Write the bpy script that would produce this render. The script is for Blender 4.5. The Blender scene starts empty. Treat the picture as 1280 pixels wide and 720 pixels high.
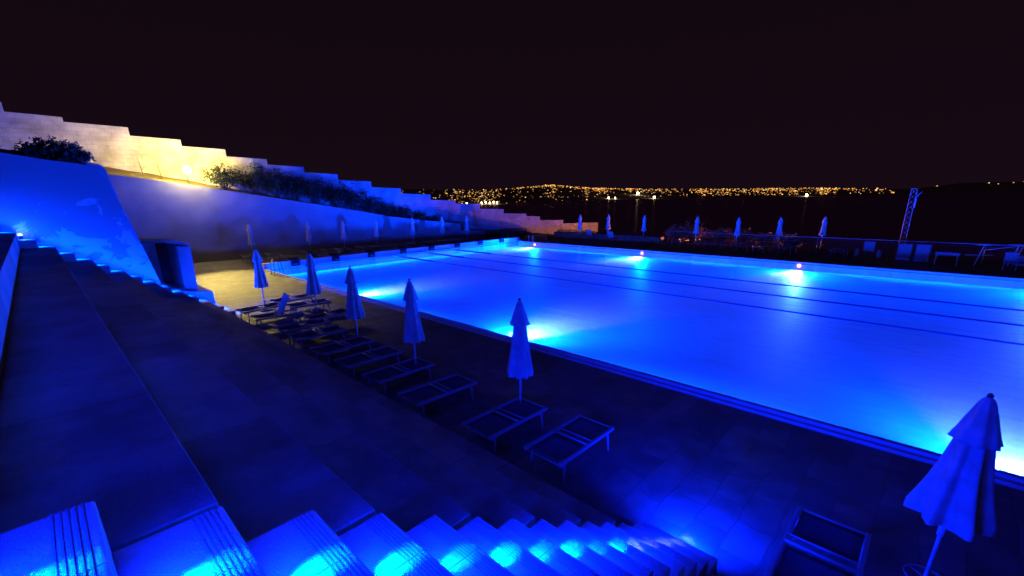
import bpy, math, random
from mathutils import Vector, Matrix
import numpy as np
random.seed(7)
S = bpy.context.scene
COL = S.collection
R = math.radians
# ---------------------------------------------------------------- camera
H = 3.751
cam_d = bpy.data.cameras.new('camera'); cam = bpy.data.objects.new('camera', cam_d); COL.objects.link(cam)
yaw, pitch, roll = .809, .282, -.013
_f = Vector((math.sin(yaw)*math.cos(pitch), math.cos(yaw)*math.cos(pitch), -math.sin(pitch)))
_r = Vector((math.cos(yaw), -math.sin(yaw), 0)); _u = _r.cross(_f)
_r2 = _r*math.cos(roll)+_u*math.sin(roll); _u2 = _u*math.cos(roll)-_r*math.sin(roll)
M = Matrix((( _r2.x,_u2.x,-_f.x,0),(_r2.y,_u2.y,-_f.y,0),(_r2.z,_u2.z,-_f.z,H),(0,0,0,1)))
cam.matrix_world = M
cam_d.sensor_width = 36; cam_d.lens = 552.42/1280*36; cam_d.shift_y = 47.465/1280
cam_d.clip_start = .05; cam_d.clip_end = 60000
S.camera = cam
# ---------------------------------------------------------------- world: a night sky
w = bpy.data.worlds.new('World'); S.world = w; w.use_nodes = True
nt = w.node_tree; nt.nodes.clear()
out = nt.nodes.new('ShaderNodeOutputWorld'); bg = nt.nodes.new('ShaderNodeBackground')
tc = nt.nodes.new('ShaderNodeTexCoord'); sep = nt.nodes.new('ShaderNodeSeparateXYZ'); cr = nt.nodes.new('ShaderNodeValToRGB')
nt.links.new(tc.outputs['Generated'], sep.inputs[0]); nt.links.new(sep.outputs['Z'], cr.inputs[0])
cr.color_ramp.elements[0].position = 0.0; cr.color_ramp.elements[0].color = (.0080, .0029, .0068, 1)
cr.color_ramp.elements[1].position = .5; cr.color_ramp.elements[1].color = (.0046, .0019, .0036, 1)
e = cr.color_ramp.elements.new(.12); e.color = (.0074, .0028, .0062, 1)
nt.links.new(cr.outputs[0], bg.inputs[0]); bg.inputs[1].default_value = .125
nt.links.new(bg.outputs[0], out.inputs[0])
S.view_settings.view_transform = 'Standard'; S.view_settings.look = 'None'
S.view_settings.exposure = 3.0; S.view_settings.gamma = 1; S.view_settings.use_curve_mapping = False
S.cycles.max_bounces = 8; S.cycles.diffuse_bounces = 4; S.cycles.glossy_bounces = 3; S.cycles.transparent_max_bounces = 12
S.cycles.caustics_reflective = False; S.cycles.caustics_refractive = False
S.cycles.sample_clamp_indirect = .35
S.cycles.use_denoising = True
BLUE = (.0, .034, 1.0)
# ---------------------------------------------------------------- helpers
def mat(name, col, rough=.7, noise=None, bump=0, bscale=60, spec=.3, emit=None, estr=0, metal=0, scale=4, mix=.25, sampling=None):
    m = bpy.data.materials.new(name); m.use_nodes = True; n = m.node_tree; b = n.nodes['Principled BSDF']
    b.inputs['Base Color'].default_value = (*col, 1); b.inputs['Roughness'].default_value = rough
    b.inputs['Specular IOR Level'].default_value = spec; b.inputs['Metallic'].default_value = metal
    t = n.nodes.new('ShaderNodeTexCoord')
    if noise:
        tx = n.nodes.new('ShaderNodeTexNoise'); tx.inputs['Scale'].default_value = scale; tx.inputs['Detail'].default_value = 8; tx.inputs['Roughness'].default_value = .65
        n.links.new(t.outputs['Object'], tx.inputs['Vector'])
        r = n.nodes.new('ShaderNodeValToRGB'); r.color_ramp.elements[0].position = .35; r.color_ramp.elements[1].position = .65
        r.color_ramp.elements[0].color = (*noise, 1); r.color_ramp.elements[1].color = (*col, 1)
        n.links.new(tx.outputs['Fac'], r.inputs[0]); n.links.new(r.outputs[0], b.inputs['Base Color'])
    if bump:
        t2 = n.nodes.new('ShaderNodeTexNoise'); t2.inputs['Scale'].default_value = bscale; t2.inputs['Detail'].default_value = 6
        n.links.new(t.outputs['Object'], t2.inputs['Vector'])
        bp = n.nodes.new('ShaderNodeBump'); bp.inputs['Strength'].default_value = bump; bp.inputs['Distance'].default_value = .02
        n.links.new(t2.outputs['Fac'], bp.inputs['Height']); n.links.new(bp.outputs[0], b.inputs['Normal'])
    if emit:
        b.inputs['Emission Color'].default_value = (*emit, 1); b.inputs['Emission Strength'].default_value = estr
    if sampling: m.cycles.emission_sampling = sampling
    return m
class MB:
    def __init__(s): s.v = []; s.f = []; s.sm = []
    def add(s, vs, fs, smooth=False):
        o = len(s.v); s.v += [tuple(v) for v in vs]; s.f += [tuple(i+o for i in f) for f in fs]; s.sm += [smooth]*len(fs); return s
    def box(s, x0, x1, y0, y1, z0, z1, m=None):
        vs = [Vector((x, y, z)) for z in (z0, z1) for x, y in ((x0, y0), (x1, y0), (x1, y1), (x0, y1))]
        if m is not None: vs = [m @ v for v in vs]
        return s.add(vs, [(0,3,2,1),(4,5,6,7),(0,1,5,4),(1,2,6,5),(2,3,7,6),(3,0,4,7)])
    def bar(s, a, b, wd, h=None):
        a = Vector(a); b = Vector(b); h = h or wd; d = (b-a); L = d.length; d.normalize()
        up = Vector((0,0,1)) if abs(d.z) < .95 else Vector((1,0,0))
        x = d.cross(up).normalized(); y = x.cross(d)
        vs = [p+x*i*wd/2+y*j*h/2 for p in (a, b) for i, j in ((-1,-1),(1,-1),(1,1),(-1,1))]
        return s.add(vs, [(0,3,2,1),(4,5,6,7),(0,1,5,4),(1,2,6,5),(2,3,7,6),(3,0,4,7)])
    def tube(s, pts, r, n=8, closed=False, cap=True):
        pts = [Vector(p) for p in pts]; N = len(pts); rr = r if isinstance(r, (list, tuple)) else [r]*N
        vs = []; px = None
        for i, p in enumerate(pts):
            a = pts[(i-1) % N] if (closed or i > 0) else p; b = pts[(i+1) % N] if (closed or i < N-1) else p
            d = (b-a).normalized()
            if px is None: px = d.orthogonal().normalized()
            px = (px - d*px.dot(d)).normalized(); py = d.cross(px)
            for k in range(n):
                t = 2*math.pi*k/n; vs.append(p+(px*math.cos(t)+py*math.sin(t))*rr[i])
        fs = [(i*n+k, i*n+(k+1) % n, ((i+1) % N)*n+(k+1) % n, ((i+1) % N)*n+k) for i in range(N if closed else N-1) for k in range(n)]
        s.add(vs, fs, True)
        if cap and not closed: s.add([], []); o = len(s.v)-len(vs); s.f += [tuple(o+k for k in range(n))[::-1], tuple(o+(N-1)*n+k for k in range(n))]; s.sm += [False, False]
        return s
    def lathe(s, prof, cx=0, cy=0, n=20, mod=None):
        vs = []
        for j, (r, z) in enumerate(prof):
            for k in range(n):
                t = 2*math.pi*k/n; q = r*(mod(t, j/(len(prof)-1)) if mod else 1); vs.append((cx+q*math.cos(t), cy+q*math.sin(t), z))
        N = len(prof)
        return s.add(vs, [(j*n+k, j*n+(k+1) % n, (j+1)*n+(k+1) % n, (j+1)*n+k) for j in range(N-1) for k in range(n)], True)
    def prism(s, poly, y0, y1):       # polygon in x,z extruded along y
        n = len(poly); vs = [(x, y0, z) for x, z in poly]+[(x, y1, z) for x, z in poly]
        return s.add(vs, [tuple(range(n)), tuple(range(2*n-1, n-1, -1))]+[(i, i+n, (i+1) % n+n, (i+1) % n) for i in range(n)])
    def build(s, name, m, parent=None, loc=None):
        me = bpy.data.meshes.new(name); me.from_pydata(s.v, [], s.f); me.update()
        for p, q in zip(me.polygons, s.sm): p.use_smooth = q
        import bmesh
        bm = bmesh.new(); bm.from_mesh(me); bmesh.ops.recalc_face_normals(bm, faces=bm.faces); bm.to_mesh(me); bm.free()
        o = bpy.data.objects.new(name, me); me.materials.append(m); COL.objects.link(o)
        if parent: o.parent = parent
        if loc: o.location = loc
        return o
def bevel(o, wd=.008, seg=2):
    b = o.modifiers.new('bevel', 'BEVEL'); b.width = wd; b.segments = seg; b.limit_method = 'ANGLE'; return o
def tag(o, label=None, cat=None, group=None, kind=None):
    if label: o['label'] = label
    if cat: o['category'] = cat
    if group: o['group'] = group
    if kind: o['kind'] = kind
    return o
def thing(name, loc, label, cat, group=None, rz=0):
    o = bpy.data.objects.new(name, None); COL.objects.link(o); o.location = loc; o.rotation_euler.z = rz; o.empty_display_size = .1
    return tag(o, label, cat, group)
def copy_tree(o, parent=None):
    c = o.copy(); COL.objects.link(c)
    if parent: c.parent = parent
    for ch in list(o.children): copy_tree(ch, c)
    return c
def spot(name, loc, aim, power, col, angle=120, blend=1, size=.03, parent=None):
    l = bpy.data.lights.new(name, 'SPOT'); l.energy = power; l.color = col; l.spot_size = R(angle); l.spot_blend = blend; l.shadow_soft_size = size
    o = bpy.data.objects.new(name, l); COL.objects.link(o); o.location = loc
    o.rotation_euler = Vector(aim).to_track_quat('-Z', 'Y').to_euler()
    if parent: o.parent = parent
    return o
def point(name, loc, power, col, size=.05, parent=None):
    l = bpy.data.lights.new(name, 'POINT'); l.energy = power; l.color = col; l.shadow_soft_size = size
    o = bpy.data.objects.new(name, l); COL.objects.link(o); o.location = loc
    if parent: o.parent = parent
    return o
def area(name, loc, aim, power, col, sx, sy, spread=180, parent=None):
    l = bpy.data.lights.new(name, 'AREA'); l.shape = 'RECTANGLE'; l.size = sx; l.size_y = sy; l.energy = power; l.color = col; l.spread = R(spread)
    o = bpy.data.objects.new(name, l); COL.objects.link(o); o.location = loc
    o.rotation_euler = Vector(aim).to_track_quat('-Z', 'Y').to_euler()
    if parent: o.parent = parent
    return o
# ---------------------------------------------------------------- materials
M_conc = mat('terrace_concrete', (.38, .38, .37), .85, noise=(.26, .26, .25), bump=.5, bscale=45, scale=1.1)
M_step = mat('step_stone', (.42, .42, .42), .6, noise=(.30, .30, .30), bump=.5, bscale=110, scale=2.5)
M_grip = mat('step_grip', (.22, .22, .22), .7, bump=.3, bscale=150)
M_white = mat('white_metal', (.7, .7, .7), .35, spec=.5)
M_frame = mat('lounger_aluminium', (.30, .30, .32), .45, spec=.4, metal=.1)
M_sling = mat('sling_fabric', (.10, .10, .11), .8, bump=.3, bscale=260)
M_canvas = mat('parasol_canvas', (.74, .72, .68), .85, noise=(.50, .48, .43), bump=.35, bscale=220, scale=6)
M_dark = mat('dark_metal', (.05, .05, .055), .5, spec=.5)
M_wallm = mat('retaining_render', (.42, .42, .42), .9, noise=(.32, .32, .32), bump=.4, bscale=25, scale=.7)
M_leaf = mat('shrub_leaf', (.045, .075, .03), .7, noise=(.02, .045, .02), scale=7)
M_wood = mat('twig_bark', (.09, .06, .04), .9, bump=.4)
M_soil = mat('planting_soil', (.20, .16, .09), .95, noise=(.10, .09, .05), bump=1, bscale=12, scale=3)
M_lens = mat('lamp_lens_blue', (.1, .1, .1), .3, emit=(.25, .55, 1), estr=3, sampling='NONE')
M_steplens = mat('step_lamp_lens', (.1, .1, .1), .3, emit=(0, .02, 1), estr=.3, sampling='NONE')
M_pinkbush = mat('dry_shrub_leaf', (.34, .22, .13), .85, noise=(.20, .12, .07), scale=5)
def plaster_mat():
    m = bpy.data.materials.new('peeling_plaster'); m.use_nodes = True; n = m.node_tree; b = n.nodes['Principled BSDF']; b.inputs['Roughness'].default_value = .85
    t = n.nodes.new('ShaderNodeTexCoord')
    mp = n.nodes.new('ShaderNodeMapping'); mp.inputs['Scale'].default_value = (1, 1, 1.25); n.links.new(t.outputs['Object'], mp.inputs[0])
    a = n.nodes.new('ShaderNodeTexNoise'); a.inputs['Scale'].default_value = 1.5; a.inputs['Detail'].default_value = 9; a.inputs['Roughness'].default_value = .62; a.inputs['Distortion'].default_value = .7
    n.links.new(mp.outputs[0], a.inputs['Vector'])
    sp = n.nodes.new('ShaderNodeSeparateXYZ'); n.links.new(t.outputs['Object'], sp.inputs[0])
    # the patches where paint has gone sit in the lower half of the wall
    mr = n.nodes.new('ShaderNodeMapRange'); mr.inputs['From Min'].default_value = 4.3; mr.inputs['From Max'].default_value = 2.6; mr.inputs['To Min'].default_value = -.22; mr.inputs['To Max'].default_value = .06
    n.links.new(sp.outputs['Z'], mr.inputs['Value'])
    ad = n.nodes.new('ShaderNodeMath'); ad.operation = 'ADD'; n.links.new(a.outputs['Fac'], ad.inputs[0]); n.links.new(mr.outputs[0], ad.inputs[1])
    r = n.nodes.new('ShaderNodeValToRGB'); r.color_ramp.elements[0].position = .505; r.color_ramp.elements[1].position = .525
    r.color_ramp.elements[0].color = (.30, .31, .33, 1); r.color_ramp.elements[1].color = (.60, .58, .56, 1)
    n.links.new(ad.outputs[0], r.inputs[0]); n.links.new(r.outputs[0], b.inputs['Base Color'])
    bp = n.nodes.new('ShaderNodeBump'); bp.inputs['Strength'].default_value = .5; bp.inputs['Distance'].default_value = .01
    n.links.new(ad.outputs[0], bp.inputs['Height']); n.links.new(bp.outputs[0], b.inputs['Normal'])
    return m
M_plaster = plaster_mat()
def paving_mat():
    m = bpy.data.materials.new('stone_paving'); m.use_nodes = True; n = m.node_tree; b = n.nodes['Principled BSDF']; b.inputs['Roughness'].default_value = .7
    t = n.nodes.new('ShaderNodeTexCoord'); mp = n.nodes.new('ShaderNodeMapping'); mp.inputs['Rotation'].default_value = (0, 0, 0)
    n.links.new(t.outputs['Object'], mp.inputs[0])
    br = n.nodes.new('ShaderNodeTexBrick'); br.inputs['Scale'].default_value = 1; br.inputs['Brick Width'].default_value = .62; br.inputs['Row Height'].default_value = .41
    br.inputs['Mortar Size'].default_value = .008; br.inputs['Mortar Smooth'].default_value = .4; br.inputs['Bias'].default_value = -.1
    br.inputs['Color1'].default_value = (.30, .27, .23, 1); br.inputs['Color2'].default_value = (.17, .155, .14, 1); br.inputs['Mortar'].default_value = (.14, .13, .12, 1)
    no2 = n.nodes.new('ShaderNodeTexNoise'); no2.inputs['Scale'].default_value = 1.7; vm = n.nodes.new('ShaderNodeVectorMath'); vm.operation = 'MULTIPLY_ADD'; vm.inputs[1].default_value = (.14, .14, 0); n.links.new(t.outputs['Object'], no2.inputs['Vector']); n.links.new(no2.outputs['Color'], vm.inputs[0]); n.links.new(t.outputs['Object'], vm.inputs[2])
    n.links.new(vm.outputs[0], br.inputs['Vector'])
    no = n.nodes.new('ShaderNodeTexNoise'); no.inputs['Scale'].default_value = 3; no.inputs['Detail'].default_value = 9; n.links.new(t.outputs['Object'], no.inputs['Vector'])
    r = n.nodes.new('ShaderNodeValToRGB'); r.color_ramp.elements[0].position = .3; r.color_ramp.elements[1].position = .7; r.color_ramp.elements[0].color = (.55, .55, .55, 1)
    n.links.new(no.outputs['Fac'], r.inputs[0])
    mx = n.nodes.new('ShaderNodeMix'); mx.data_type = 'RGBA'; mx.blend_type = 'MULTIPLY'; mx.inputs[0].default_value = 1
    n.links.new(br.outputs['Color'], mx.inputs[6]); n.links.new(r.outputs[0], mx.inputs[7]); n.links.new(mx.outputs[2], b.inputs['Base Color'])
    bp = n.nodes.new('ShaderNodeBump'); bp.inputs['Strength'].default_value = .6; bp.inputs['Distance'].default_value = .01
    ad = n.nodes.new('ShaderNodeMath'); ad.operation = 'SUBTRACT'; n.links.new(no.outputs['Fac'], ad.inputs[0]); n.links.new(br.outputs['Fac'], ad.inputs[1])
    n.links.new(ad.outputs[0], bp.inputs['Height']); n.links.new(bp.outputs[0], b.inputs['Normal'])
    return m
M_pave = paving_mat()
def block_mat():
    m = bpy.data.materials.new('block_wall_paint'); m.use_nodes = True; n = m.node_tree; b = n.nodes['Principled BSDF']; b.inputs['Roughness'].default_value = .85
    t = n.nodes.new('ShaderNodeTexCoord'); s_ = n.nodes.new('ShaderNodeSeparateXYZ'); c_ = n.nodes.new('ShaderNodeCombineXYZ')
    n.links.new(t.outputs['Object'], s_.inputs[0]); n.links.new(s_.outputs['X'], c_.inputs['X']); n.links.new(s_.outputs['Z'], c_.inputs['Y'])
    br = n.nodes.new('ShaderNodeTexBrick'); br.inputs['Scale'].default_value = 1; br.inputs['Brick Width'].default_value = .5; br.inputs['Row Height'].default_value = .25
    br.inputs['Mortar Size'].default_value = .012; br.inputs['Mortar Smooth'].default_value = .6
    br.inputs['Color1'].default_value = (.62, .60, .55, 1); br.inputs['Color2'].default_value = (.52, .50, .46, 1); br.inputs['Mortar'].default_value = (.40, .38, .35, 1)
    n.links.new(c_.outputs[0], br.inputs['Vector'])
    no = n.nodes.new('ShaderNodeTexNoise'); no.inputs['Scale'].default_value = 1.3; no.inputs['Detail'].default_value = 9; n.links.new(t.outputs['Object'], no.inputs['Vector'])
    r = n.nodes.new('ShaderNodeValToRGB'); r.color_ramp.elements[0].position = .3; r.color_ramp.elements[1].position = .62; r.color_ramp.elements[0].color = (.62, .60, .56, 1)
    n.links.new(no.outputs['Fac'], r.inputs[0])
    mx = n.nodes.new('ShaderNodeMix'); mx.data_type = 'RGBA'; mx.blend_type = 'MULTIPLY'; mx.inputs[0].default_value = 1
    n.links.new(br.outputs['Color'], mx.inputs[6]); n.links.new(r.outputs[0], mx.inputs[7]); n.links.new(mx.outputs[2], b.inputs['Base Color'])
    bp = n.nodes.new('ShaderNodeBump'); bp.inputs['Strength'].default_value = .6; bp.inputs['Distance'].default_value = .02; bp.invert = True
    n.links.new(br.outputs['Fac'], bp.inputs['Height']); n.links.new(bp.outputs[0], b.inputs['Normal'])
    return m
M_block = block_mat()
# ---------------------------------------------------------------- ground and pool
DZ = -.10
PX0, PX1, PY0, PY1 = 8.60, 29.80, -26.0, 27.6
FLOOR = -.46
deck = MB()
def sheet(mb, x0, x1, y0, y1, z): mb.add([(x0,y0,z),(x1,y0,z),(x1,y1,z),(x0,y1,z)], [(0,1,2,3)])
sheet(deck, -14, PX0-.22, -40, 45, DZ); sheet(deck, PX1+.05, 38.6, -40, 45, DZ)
sheet(deck, PX0-.22, PX1+.05, PY1+.35, 45, DZ); sheet(deck, PX0-.22, PX1+.05, -40, PY0, DZ)
tag(deck.build('deck_paving', M_pave), kind='structure')
# terrain falling from the deck edge to the sea
SEA = -46
ter = MB(); 
def terrain_grid():
    xs = [38.6, 40, 44, 52, 70, 100, 150, 230]; ys = [-260, -120, -60, -30, -10, 0, 10, 20, 30, 45, 70, 120, 260]
    zz = [DZ, -.9, -3, -7, -14, -24, -36, SEA-1]
    vs = [(x+random.uniform(-.5, .5)*(i > 1), y, zz[i]+random.uniform(-.4, .4)*(i > 1)) for i, x in enumerate(xs) for y in ys]
    n = len(ys); ter.add(vs, [(i*n+j, (i+1)*n+j, (i+1)*n+j+1, i*n+j+1) for i in range(len(xs)-1) for j in range(n-1)], True)
terrain_grid()
tag(ter.build('hillside_terrain', M_soil), kind='structure')
# everything lower than the deck under and round the site
und = MB(); sheet(und, -300, 38.6, -300, -40, -6); sheet(und, -300, -14, -40, 300, -2.5); sheet(und, -14, 38.6, 45, 300, -1.5)
tag(und.build('ground', M_soil), kind='structure')
def water_mat():
    m = bpy.data.materials.new('pool_water'); m.use_nodes = True; n = m.node_tree; n.nodes.clear()
    o = n.nodes.new('ShaderNodeOutputMaterial'); tr = n.nodes.new('ShaderNodeBsdfTransparent'); gl = n.nodes.new('ShaderNodeBsdfGlossy'); mx = n.nodes.new('ShaderNodeMixShader')
    tr.inputs[0].default_value = (.80, .93, 1, 1); gl.inputs['Roughness'].default_value = .06
    fr = n.nodes.new('ShaderNodeFresnel'); fr.inputs['IOR'].default_value = 1.33
    t = n.nodes.new('ShaderNodeTexCoord'); no = n.nodes.new('ShaderNodeTexNoise'); no.inputs['Scale'].default_value = 1.4; no.inputs['Detail'].default_value = 4
    mp = n.nodes.new('ShaderNodeMapping'); mp.inputs['Scale'].default_value = (1.8, .7, 1); n.links.new(t.outputs['Object'], mp.inputs[0]); n.links.new(mp.outputs[0], no.inputs['Vector'])
    bp = n.nodes.new('ShaderNodeBump'); bp.inputs['Strength'].default_value = .6; bp.inputs['Distance'].default_value = .06; n.links.new(no.outputs['Fac'], bp.inputs['Height'])
    n.links.new(bp.outputs[0], gl.inputs['Normal']); n.links.new(bp.outputs[0], fr.inputs['Normal'])
    n.links.new(fr.outputs[0], mx.inputs[0]); n.links.new(tr.outputs[0], mx.inputs[1]); n.links.new(gl.outputs[0], mx.inputs[2]); n.links.new(mx.outputs[0], o.inputs[0])
    return m
M_water = water_mat()
M_tile = mat('pool_lining', (.80, .80, .80), .6, noise=(.70, .70, .70), scale=.35, spec=.2)
wt = MB(); sheet(wt, PX0, PX1, PY0, PY1, -.012); tag(wt.build('pool_water', M_water), kind='structure')
bs = MB()
sheet(bs, PX0, PX1, PY0, PY1, FLOOR)
bs.add([(PX0,PY0,FLOOR),(PX0,PY1,FLOOR),(PX0,PY1,-.004),(PX0,PY0,-.004)], [(0,1,2,3)])
bs.add([(PX1,PY0,FLOOR),(PX1,PY1,FLOOR),(PX1,PY1,-.004),(PX1,PY0,-.004)], [(3,2,1,0)])
bs.add([(PX0,PY1,FLOOR),(PX1,PY1,FLOOR),(PX1,PY1,-.004),(PX0,PY1,-.004)], [(0,1,2,3)])
bs.add([(PX0,PY0,FLOOR),(PX1,PY0,FLOOR),(PX1,PY0,-.004),(PX0,PY0,-.004)], [(3,2,1,0)])
tag(bs.build('pool_basin', M_tile), kind='structure')
kb = MB(); kb.box(PX0-.12, PX0-.004, PY0, PY1, -.6, .006); kb.box(PX0-.22, PX0-.121, PY0, PY1+.35, DZ-.1, -.055); kb.box(PX0-.245, PX0-.222, PY0, PY1+.35, DZ-.1, -.085)
kb.box(PX1+.004, PX1+.28, PY0, PY1, -.6, .012)
tag(bevel(kb.build('pool_kerb', mat('pool_kerb_stone', (.5, .5, .5), .5, noise=(.4, .4, .4)), None), .012), kind='structure')
ew = MB(); ew.box(PX0-.1, PX1+.28, PY1+.004, PY1+.35, -.6, .32); tag(bevel(ew.build('pool_end_wall', M_tile), .02), kind='structure')
# starting blocks
M_blk = mat('block_dark', (.006, .007, .010), .8, spec=.1)
def start_block():
    t = thing('starting_block', (10.23, PY1-.001, 0), '', 'starting block', 'starting blocks along the pool end wall')
    m = MB(); m.prism([(-.24, .02), (.24, .02), (.24, .36), (-.24, .36)], -.09, 0); m.build('block_front', M_blk, t)
    p = MB(); vs = [(-.26,-.12,.36),(.26,-.12,.36),(.26,.36,.44),(-.26,.36,.44)]; vs += [(x, y, z+.04) for x, y, z in vs]
    p.add(vs, [(0,3,2,1),(4,5,6,7),(0,1,5,4),(1,2,6,5),(2,3,7,6),(3,0,4,7)]); p.build('platform', M_blk, t)
    for s_ in (-1, 1):
        g = MB(); g.tube([(s_*.2, .02, .30), (s_*.2, .02, .14), (s_*.12, -.14, .14), (0, -.15, .14)], .012); g.build('hand_grip', M_frame, t)
    return t
b0 = start_block()
ordn = ['first', 'second', 'third', 'fourth', 'fifth', 'sixth', 'seventh', 'eighth']
for i in range(8):
    b = b0 if i == 0 else copy_tree(b0); b.location.x = 10.23+2.5*i
    b['label'] = 'dark starting block on the pool end wall, %s from the ladder corner' % ordn[i]
# lane ropes
M_rope_d = mat('rope_float_dark', (.02, .025, .09), .5); M_rope_l = mat('rope_float_pale', (.02, .05, .22), .5)
for i, X in enumerate((16.655, 19.12, 21.635)):
    t = thing('lane_rope', (X, 0, 0), 'thin floating lane rope across the pool, %s of the three' % ['nearest', 'middle', 'farthest'][i], 'lane rope', 'lane ropes on the pool')
    a = MB(); a.tube([(0, PY1-.02, .02), (0, PY1-2.4, .012), (0, PY1-5, .012)], .055, 6); a.build('float_row', M_rope_d, t)
    a = MB(); a.tube([(0, PY1-5.05, .004), (0, PY0, .004)], .028, 6); a.build('rope_line', M_rope_l, t)
# pool lamps -------------------------------------------------------
def pool_lamp(X, Y, side, label, W):
    t = thing('pool_lamp', (X, Y, -.20), label, 'underwater lamp', 'underwater lamps in the pool walls')
    s_ = 1 if side == 'near' else -1
    a = MB(); a.tube([(0, 0, 0), (s_*.05, 0, 0)], [.15, .13], 20); a.build('lamp_rim', M_frame, t)
    a = MB(); a.tube([(s_*.051, 0, 0), (s_*.07, 0, 0), (s_*.08, 0, 0)], [.095, .085, .04], 20); a.build('lamp_lens', M_poollens, t)
    a = MB(); a.tube([(s_*.052,   .115*math.cos(k*math.pi/10), .115*math.sin(k*math.pi/10)) for k in range(20)], .035, 6, closed=True); a.build("glow_ring", M_glow_ring, t)  # emissive ring stands in for the pink glow round the lens
    spot('lamp_beam', (s_*.12, 0, .02), (s_, 0, -.34), W*2.5, (.38, .36, 1), 60, 1, .10, t)
    spot('lamp_flood', (s_*.12, 0, .08), (s_, 0, .16), W*27, (.0, .038, 1), 145, 1, .10, t)
M_glow_ring = mat('pool_lamp_glow', (.2, .2, .2), .3, emit=(.8, .04, .8), estr=.30, sampling='NONE')
M_poollens = mat('pool_lamp_lens', (.2, .2, .2), .3, emit=(1, .5, 1), estr=2, sampling='NONE')
nl = [(18.7, 'pool lamp in the near wall behind the third parasol'), (9.0, 'pool lamp in the near wall just left of the tall middle parasol'), (-1.5, 'pool lamp in the near wall beside the biggest parasol'), (-11.5, 'pool lamp in the near wall out past the biggest parasol')]
fl = [(25.5, 'glaring pool lamp in the far wall by the far left pool corner'), (15.3, 'glaring pool lamp in the far wall below the low stone planter'), (5.5, 'glaring pool lamp in the far wall, brightest violet one'), (-4.3, 'pool lamp in the far wall at the right picture edge'), (-14.3, 'pool lamp in the far wall beyond the right edge')]
for Y, l in nl: pool_lamp(PX0, Y, 'near', l, 110 if -3 < Y < 0 else 230)
for Y, l in fl: pool_lamp(PX1, Y, 'far', l, 300)
# added blue fill strips, long walls and end wall, to light the basin evenly
M_strip = mat('fill_strip_glow', (.1, .1, .3), .4, emit=(0, .06, 1), estr=.3, sampling='NONE')
for nm, X, s_ in (('near', PX0, 1), ('far', PX1, -1)):
    t = thing('fill_strip', (X, 0, -.10), 'long added blue fill strip under the water line of the %s pool wall' % nm, 'light strip', 'added blue fill strips in the pool walls')
    a = MB(); a.box(min(0, s_*.02), max(0, s_*.02), PY0+.1, PY1-.1, -.04, .04); a.build('fill_strip_face', M_strip, t)
    area('strip_fill', (s_*.03, (PY0+PY1)/2, -.12), (s_, 0, -.02), 1000, BLUE, .06, PY1-PY0-.4, 180, t).rotation_euler = (R(90), 0, R(-90*s_)) if False else Vector((s_, 0, -.02)).to_track_quat('-Z', 'X').to_euler()
t = thing('fill_strip', (0, PY1, -.10), 'long added blue fill strip under the starting blocks', 'light strip', 'added blue fill strips in the pool walls')
a = MB(); a.box(PX0+.1, PX1-.1, -.02, 0, -.04, .04); a.build('fill_strip_face', M_strip, t)
area('strip_fill', ((PX0+PX1)/2, -.03, -.12), (0, -1, -.02), 600, BLUE, PX1-PX0-.4, .06, 180, t)
# ---------------------------------------------------------------- terraces and stairs
RS, TR = .2093, .3255
def nose(k): return -.053+TR*k, H-(.503+.1145*k)*1.828      # x and z of the stair nosing k
YS0, YS1 = 1.05, 1.83
YF0, YF1 = 17.25, 18.4
def slab_mat():
    m = M_conc.copy(); m.name = 'terrace_slabs'; n = m.node_tree; b = n.nodes['Principled BSDF']; src = b.inputs['Base Color'].links[0].from_socket
    t = n.nodes.new('ShaderNodeTexCoord'); mp = n.nodes.new('ShaderNodeMapping'); mp.inputs['Rotation'].default_value = (0, 0, R(90)); mp.inputs['Location'].default_value = (0, 20, 0); n.links.new(t.outputs['Object'], mp.inputs[0])
    br = n.nodes.new('ShaderNodeTexBrick'); br.inputs['Scale'].default_value = 1; br.inputs['Brick Width'].default_value = 2.3; br.inputs['Row Height'].default_value = 40; br.inputs['Mortar Size'].default_value = .008
    br.inputs['Color1'].default_value = (1, 1, 1, 1); br.inputs['Color2'].default_value = (.82, .82, .82, 1); br.inputs['Mortar'].default_value = (.5, .5, .5, 1); n.links.new(mp.outputs[0], br.inputs['Vector'])
    st = n.nodes.new('ShaderNodeTexNoise'); st.inputs['Scale'].default_value = .9; st.inputs['Detail'].default_value = 10; st.inputs['Roughness'].default_value = .75; n.links.new(t.outputs['Object'], st.inputs['Vector'])
    r = n.nodes.new('ShaderNodeValToRGB'); r.color_ramp.elements[0].position = .42; r.color_ramp.elements[1].position = .56; r.color_ramp.elements[0].color = (.62, .62, .62, 1); n.links.new(st.outputs['Fac'], r.inputs[0])
    m1 = n.nodes.new('ShaderNodeMix'); m1.data_type = 'RGBA'; m1.blend_type = 'MULTIPLY'; m1.inputs[0].default_value = 1; n.links.new(src, m1.inputs[6]); n.links.new(br.outputs['Color'], m1.inputs[7])
    m2 = n.nodes.new('ShaderNodeMix'); m2.data_type = 'RGBA'; m2.blend_type = 'MULTIPLY'; m2.inputs[0].default_value = 1; n.links.new(m1.outputs[2], m2.inputs[6]); n.links.new(r.outputs[0], m2.inputs[7]); n.links.new(m2.outputs[2], b.inputs['Base Color'])
    return m
M_slab = slab_mat()
ts = thing('terraced_seating', (0, 0, 0), 'broad dark concrete seating terraces stepping down to the pool deck', 'terraced seating')
for k in range(-7, 12, 2):
    x1, z1 = nose(k); x0 = nose(k-2)[0] if k > -7 else x1-3
    mb = MB(); mb.box(x0, x1, YS1+.07, YF0-.05, DZ if k > 5 else z1-1.2, z1-.025)
    o = mb.build('tier', M_slab, ts); bevel(o, .004)
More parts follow.
